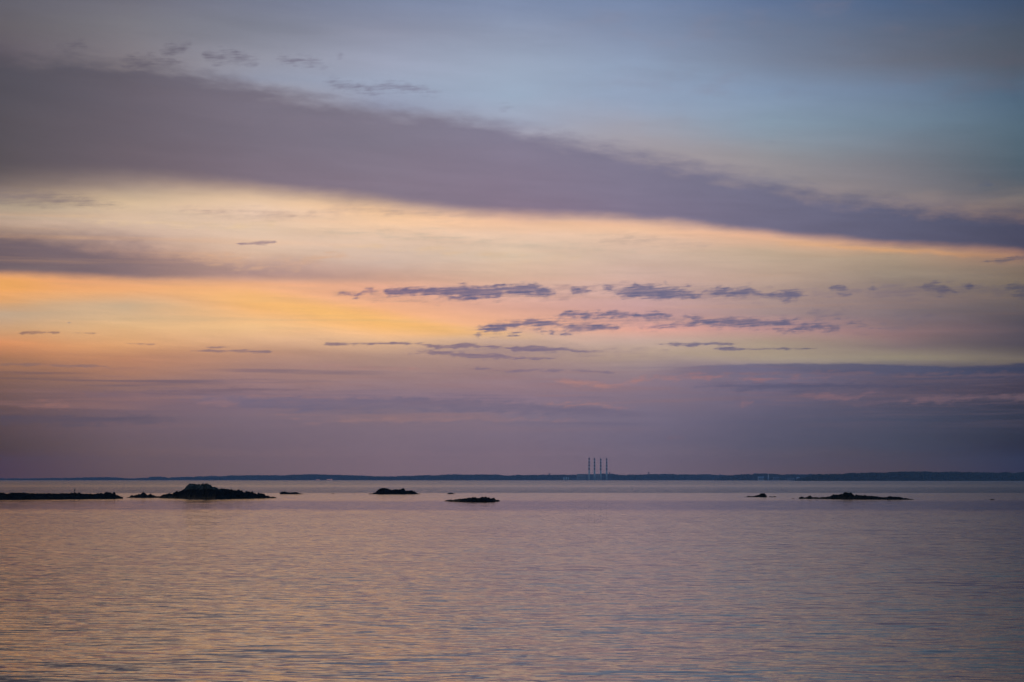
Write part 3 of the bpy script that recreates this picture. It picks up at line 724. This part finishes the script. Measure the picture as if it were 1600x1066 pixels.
# ------------------------------------------------------------------ rocks
def rock_mat(name, pale_from=99.0):
    m, b = material(name)
    g_ = V.nt.nodes.new('ShaderNodeNewGeometry'); s = V.nt.nodes.new('ShaderNodeSeparateXYZ'); V.nt.links.new(g_.outputs['Position'], s.inputs[0])
    P = V(g_.outputs['Position'])
    n1 = nz(P, 1.3, 6, 0.65); n2 = nz(P, 0.5, 3, 0.6)
    dark = ramp(n1, .3, .7, [(.3, (.003, .003, .003)), (.5, (.006, .006, .006)), (.7, (.015, .014, .013))], raw=True)
    pale = ramp(n1, .3, .7, [(.3, (.01, .01, .01)), (.5, (.05, .05, .048)), (.7, (.16, .155, .15))], raw=True)
    z = V(s.outputs[2]) + (n2 - .5) * 3.4
    link(mix(sstep(z, pale_from, pale_from + .8), dark, pale), b.inputs['Base Color'])
    link(sstep(z, 0.2, 1.2, 0.5, 0.9), b.inputs['Roughness']); b.inputs['Specular IOR Level'].default_value = 0.06
    bp = V.nt.nodes.new('ShaderNodeBump'); bp.inputs['Distance'].default_value = .25; bp.inputs['Strength'].default_value = .8
    link(nz(P, 2.4, 6, .65), bp.inputs['Height']); V.nt.links.new(bp.outputs[0], b.inputs['Normal'])
    return m


m_rock = rock_mat("weedy_rock"); m_rock_pale = rock_mat("pale_capped_rock", 2.6)


def islet(name, pts, base, depth, label, seed, mat=None, group=None, boulder=0.34):
    """pts: skyline (column,row); base: near waterline (column,row)"""
    x0, x1 = pts[0][0], pts[-1][0]
    D0 = CAM_H * F / (curve(base, (x0 + x1) / 2) - HOR)
    cx = at((x0 + x1) / 2, D0)
    res = 0.16
    nx = max(14, int((x1 - x0) * D0 / F / res)); ny = max(10, int(depth / 0.2))
    bm = bmesh.new(); grid = []
    for i in range(nx + 1):
        px = x0 + (x1 - x0) * i / nx
        Df = CAM_H * F / (curve(base, px) - HOR)
        end = min(1, (px - x0) * D0 / F / 1.2, (x1 - px) * D0 / F / 1.2); dloc = depth * (0.25 + 0.75 * math.sqrt(max(0, end)))
        top = height(curve(pts, px), Df + .5 * dloc)
        dloc = min(dloc, 1.0 + 3.4 * max(.2, top))
        top = max(.06, height(curve(pts, px), Df + .5 * dloc))
        col = []
        for k in range(ny + 1):
            t = k / ny; D = Df + t * dloc
            X = at(px, D); q = Vector((X, D, seed * 9.1))
            wob = 0.22 * mn.noise(Vector((X * .5, seed, t * 3)))
            f = max(0, math.sin(math.pi * min(1, max(0, t + wob * math.sin(math.pi * t))))) ** 0.55
            # blocky boulders
            cell = mn.voronoi(q * 0.75)[0]; c2 = mn.voronoi(q * 1.9)[0]
            bl_ = (cell[1] - cell[0]) * boulder * 1.3 + (c2[1] - c2[0]) * boulder * .55 + .25 * boulder * mn.fractal(q * 2.5, 1.0, 2.0, 3)
            amp = min(1, top / 0.9)
            z = top * f + (bl_ - .30 * boulder) * amp * (f ** .6) * 1.25
            if k in (0, ny) or i in (0, nx): z = -0.5
            else: z -= .10 * (1 - f)
            jit = (mn.noise(q * 1.7) * .25) * min(1, f * 2)
            col.append(bm.verts.new((X - cx + jit, D - D0 + jit, z)))
        grid.append(col)
    for a, c in zip(grid, grid[1:]):
        for k in range(ny): bm.faces.new((a[k], c[k], c[k + 1], a[k + 1]))
    o = obj(name, bm, mat or m_rock)
    o.location = (cx, D0, 0)
    return tag(o, label, "rock", group)


G = "rocky islets in the bay"


def z1(pts, sx, ox_, sy, oy): return [(ox_ + a / sx, oy + b_ / sy) for a, b_ in pts]


# long low spit at the left edge (continues outside the picture)
spit = [(-160, 773), (-120, 771), (-60, 770), (-20, 771)] + z1([(0, 442), (95, 445), (150, 455), (200, 445), (250, 434), (300, 430), (340, 447), (390, 432), (450, 432), (500, 432), (560, 444), (700, 447), (900, 446),
      (1100, 448), (1250, 445), (1320, 447), (1420, 440), (1450, 428), (1470, 430), (1500, 448), (1560, 442)], 12.3, 0, 12.3, 735) + \
      z1([(100, 415), (200, 418), (330, 425), (400, 418), (460, 410), (500, 420), (540, 400), (580, 392), (620, 393), (650, 412), (680, 398), (700, 410), (720, 440), (760, 452), (800, 470), (850, 478)], 11.43, 120, 11.43, 735)
islet("rock_spit", spit, [(-160, 781), (0, 780.6), (200, 779)], 14, "long low dark rock spit reaching in from the left edge", 1, boulder=.30, group=G)
islet("rock_islet", z1([(905, 482), (960, 476), (1000, 455), (1060, 450), (1110, 440), (1150, 436), (1180, 412), (1210, 402), (1240, 408), (1265, 440), (1290, 448), (1310, 432), (1340, 434), (1380, 448), (1440, 460), (1500, 468), (1530, 478)],
      11.43, 120, 11.43, 735), [(190, 777.7), (260, 777.8)], 7, "small humped rock between the spit and the big pale-topped islet", 2, group=G)
big = z1([(20, 492), (60, 478), (110, 470), (160, 450), (220, 436), (260, 435), (300, 448), (350, 435), (400, 400), (450, 382), (500, 388), (540, 360), (600, 335), (640, 300), (690, 245), (740, 205), (790, 196), (830, 205),
          (880, 198), (960, 198), (1040, 205), (1090, 205), (1180, 200), (1260, 212), (1300, 230), (1330, 270), (1390, 285), (1430, 310), (1500, 318), (1580, 322)], 16, 250, 16, 745) + \
    z1([(70, 318), (150, 322), (200, 325), (250, 318), (290, 322), (310, 342), (340, 332), (370, 325), (400, 352), (470, 360), (540, 355), (620, 358), (655, 390), (690, 402), (760, 392), (860, 382), (905, 392), (925, 435),
        (1000, 440), (1100, 438), (1150, 445), (1200, 468), (1250, 492), (1330, 500), (1400, 498), (1450, 506), (1490, 512)], 16, 340, 16, 745)
islet("rock_islet", big, [(250, 778.3), (340, 779.2), (434, 778.3)], 15, "largest rock islet with a pale boulder cap and a small bush", 3, m_rock_pale, group=G, boulder=.6)
islet("rock_islet", z1([(72, 164), (80, 156), (95, 154), (110, 155), (135, 160), (155, 158), (172, 155), (185, 160), (195, 164), (215, 166), (242, 169)], 4, 420, 4, 730), [(436, 772.2), (482, 772.2)], 6,
      "small flat rock just right of the big islet", 4, group=G, boulder=.3)
islet("rock_islet", z1([(390, 168), (400, 164.5), (412, 164.6), (424, 168)], 4, 420, 4, 730), [(515, 771.8), (527, 771.8)], 3, "tiny low rock awash between the flat rock and the notched islet", 5, group=G, boulder=.12)
islet("rock_islet", z1([(526, 168), (536, 165), (548, 168)], 4, 420, 4, 730), [(550, 771.8), (558, 771.8)], 2.5, "tiniest rock awash just left of the notched islet", 6, group=G, boulder=.1)
islet("rock_islet", z1([(15, 300), (40, 292), (120, 290), (170, 270), (220, 262), (250, 225), (290, 185), (340, 160), (400, 150), (440, 148), (465, 132), (490, 148), (560, 158), (610, 185), (650, 198), (700, 195), (730, 180), (800, 180),
      (870, 178), (920, 172), (960, 148), (1000, 142), (1025, 180), (1060, 210), (1090, 218), (1140, 208), (1200, 210), (1250, 228), (1310, 236), (1340, 268), (1380, 288), (1450, 292), (1470, 300)], 17.78, 575, 17.78, 755),
      [(575, 772.2), (660, 772.2)], 10, "steep dark rock islet with two humps left of centre", 7, group=G, boulder=.36)
islet("rock_islet", z1([(140, 188), (170, 172), (205, 160), (270, 160), (300, 176), (352, 184)], 16, 690, 16, 760), [(698, 771.9), (713, 771.9)], 4, "tiny dark rock above the low whaleback rock", 8, group=G, boulder=.15)
islet("rock_islet", z1([(60, 366), (120, 348), (200, 332), (260, 330), (310, 342), (370, 325), (450, 320), (520, 310), (600, 300), (700, 290), (800, 284), (900, 288), (980, 282), (1010, 270), (1060, 278), (1110, 270), (1140, 290), (1190, 288),
      (1230, 308), (1280, 292), (1320, 298), (1345, 335), (1390, 334), (1430, 344), (1470, 366)], 16, 690, 16, 760), [(694, 783), (720, 783.8), (770, 784), (783, 783)], 8, "low whaleback rock in the middle, nearest the viewer", 9, group=G, boulder=.3)
islet("rock_islet", z1([(20, 190), (80, 180), (100, 168), (130, 176), (200, 174), (240, 160), (290, 150), (310, 130), (350, 128), (390, 138), (412, 158), (425, 192)], 11.43, 1160, 11.43, 760), [(1160, 776.6), (1200, 776.8)], 6,
      "small rock with a square boulder, right of centre", 10, group=G, boulder=.25)
islet("rock_islet", z1([(450, 190), (470, 176), (500, 180), (530, 182), (560, 174), (595, 184)], 11.43, 1160, 11.43, 760), [(1199, 776.6), (1213, 776.6)], 3, "thin low rock beside the square-boulder rock", 11, group=G, boulder=.12)
islet("rock_islet", z1([(860, 214), (885, 206), (918, 211)], 11.43, 1160, 11.43, 760), [(1235, 778.8), (1241, 778.8)], 2, "single tiny rock left of the long right-hand islet", 12, group=G, boulder=.1)
lr = z1([(985, 212), (1000, 195), (1040, 185), (1075, 190), (1092, 208), (1120, 195), (1160, 180), (1195, 170), (1225, 185), (1245, 200), (1280, 188), (1320, 195), (1370, 202), (1420, 190), (1460, 198), (1500, 184), (1540, 178)], 11.43, 1160, 11.43, 760) + \
    z1([(150, 168), (200, 152), (250, 140), (330, 145), (370, 132), (410, 112), (440, 106), (510, 120), (545, 135), (575, 155), (595, 145), (640, 160), (690, 148), (730, 162), (780, 165), (850, 158), (920, 168), (1000, 182), (1100, 178), (1200, 172),
        (1290, 176), (1350, 185), (1380, 198), (1420, 192), (1470, 205), (1570, 217)], 10.67, 1280, 10.67, 760)
islet("rock_islet", lr, [(1245, 779.2), (1390, 780.6), (1429, 780.6)], 10, "long low rock islet with a pointed hump on the right", 13, group=G, boulder=.3)
islet("rock_islet", [(1544, 780.4), (1548, 779.7), (1552, 780.4)], [(1544, 780.9), (1552, 780.9)], 2, "faint rock awash near the right edge", 14, group=G, boulder=.08)

# bush on the big islet
DB = 628.0
bush = empty("bush", (at(321, DB), DB, height(758.2, DB) - .5), "small twiggy bush on top of the largest rock islet", "bush")
m_twig = plain("twigs", (.05, .04, .03), .9, .1, 3); m_bl = plain("bush_leaves", (.035, .04, .025), .9, .3, 3)
rb = random.Random(4)
bt = bmesh.new(); bl_m = bmesh.new()
for k in range(26):
    a = rb.uniform(0, 2 * math.pi); L = rb.uniform(.5, 1.15); s_ = rb.uniform(.2, 1.1)
    p = Vector((0, 0, 0)); q = p + Vector((math.cos(a) * s_ * L, math.sin(a) * s_ * L * .7, L * .85))
    tube(bt, p + Vector((rb.uniform(-.2, .2), 0, 0)), q, .045, .018, 4)
    for j in range(16):
        c = p.lerp(q, rb.uniform(.55, 1.1)) + Vector([rb.uniform(-.16, .16) for _ in range(3)])
        u_ = Vector([rb.uniform(-1, 1) for _ in range(3)]).normalized() * .085; w_ = u_.orthogonal().normalized() * .055
        bl_m.faces.new([bl_m.verts.new(c + d_) for d_ in (u_, w_, -u_, -w_)])
obj("branches", bt, m_twig, bush); obj("foliage", bl_m, m_bl, bush)

# bird on the spit
DBd = 622.0
zb_ = height(769.6, DBd)
bm = bmesh.new()
rings = [(.0, .02, -.30), (.05, .04, -.22), (.15, .09, -.10), (.30, .125, .0), (.44, .12, .05), (.55, .08, .07), (.66, .05, .05), (.74, .045, .05), (.80, .055, .08), (.84, .04, .12), (.845, .015, .20), (.84, .004, .26)]
prev = None
for z, r, off in rings:
    ring = [bm.verts.new((off + r * math.cos(2 * math.pi * k / 10), r * math.sin(2 * math.pi * k / 10), z + .22)) for k in range(10)]
    if prev:
        for k in range(10): bm.faces.new((prev[k], prev[(k + 1) % 10], ring[(k + 1) % 10], ring[k]))
    else: bm.faces.new(ring[::-1])
    prev = ring
bm.faces.new(prev)
for s_ in (-1, 1): tube(bm, (.0, .05 * s_, .34), (.02, .06 * s_, -.05), .022, .015, 5)
bird = obj("bird", bm, plain("dark_plumage", (.02, .018, .018), .7, .2, 5), None, True)
bird.scale = (1.35, 1.35, 1.15); bird.location = (at(118.4, DBd), DBd, zb_)
tag(bird, "dark upright bird standing on the long rock spit", "bird")

# ------------------------------------------------------------------ sea air
mh = bpy.data.materials.new("haze_air"); mh.use_nodes = True; mh.node_tree.nodes.clear()
pv_ = mh.node_tree.nodes.new('ShaderNodeVolumePrincipled'); om = mh.node_tree.nodes.new('ShaderNodeOutputMaterial')
pv_.inputs['Color'].default_value = (*HAZE_TINT, 1); pv_.inputs['Density'].default_value = HAZE_D; pv_.inputs['Anisotropy'].default_value = 0.0
mh.node_tree.links.new(pv_.outputs[0], om.inputs['Volume'])
bm = bmesh.new(); box(bm, -12000, 12000, -900, 18900, -9.5, 205)
hz = obj("haze", bm, mh); tag(hz, kind='stuff')
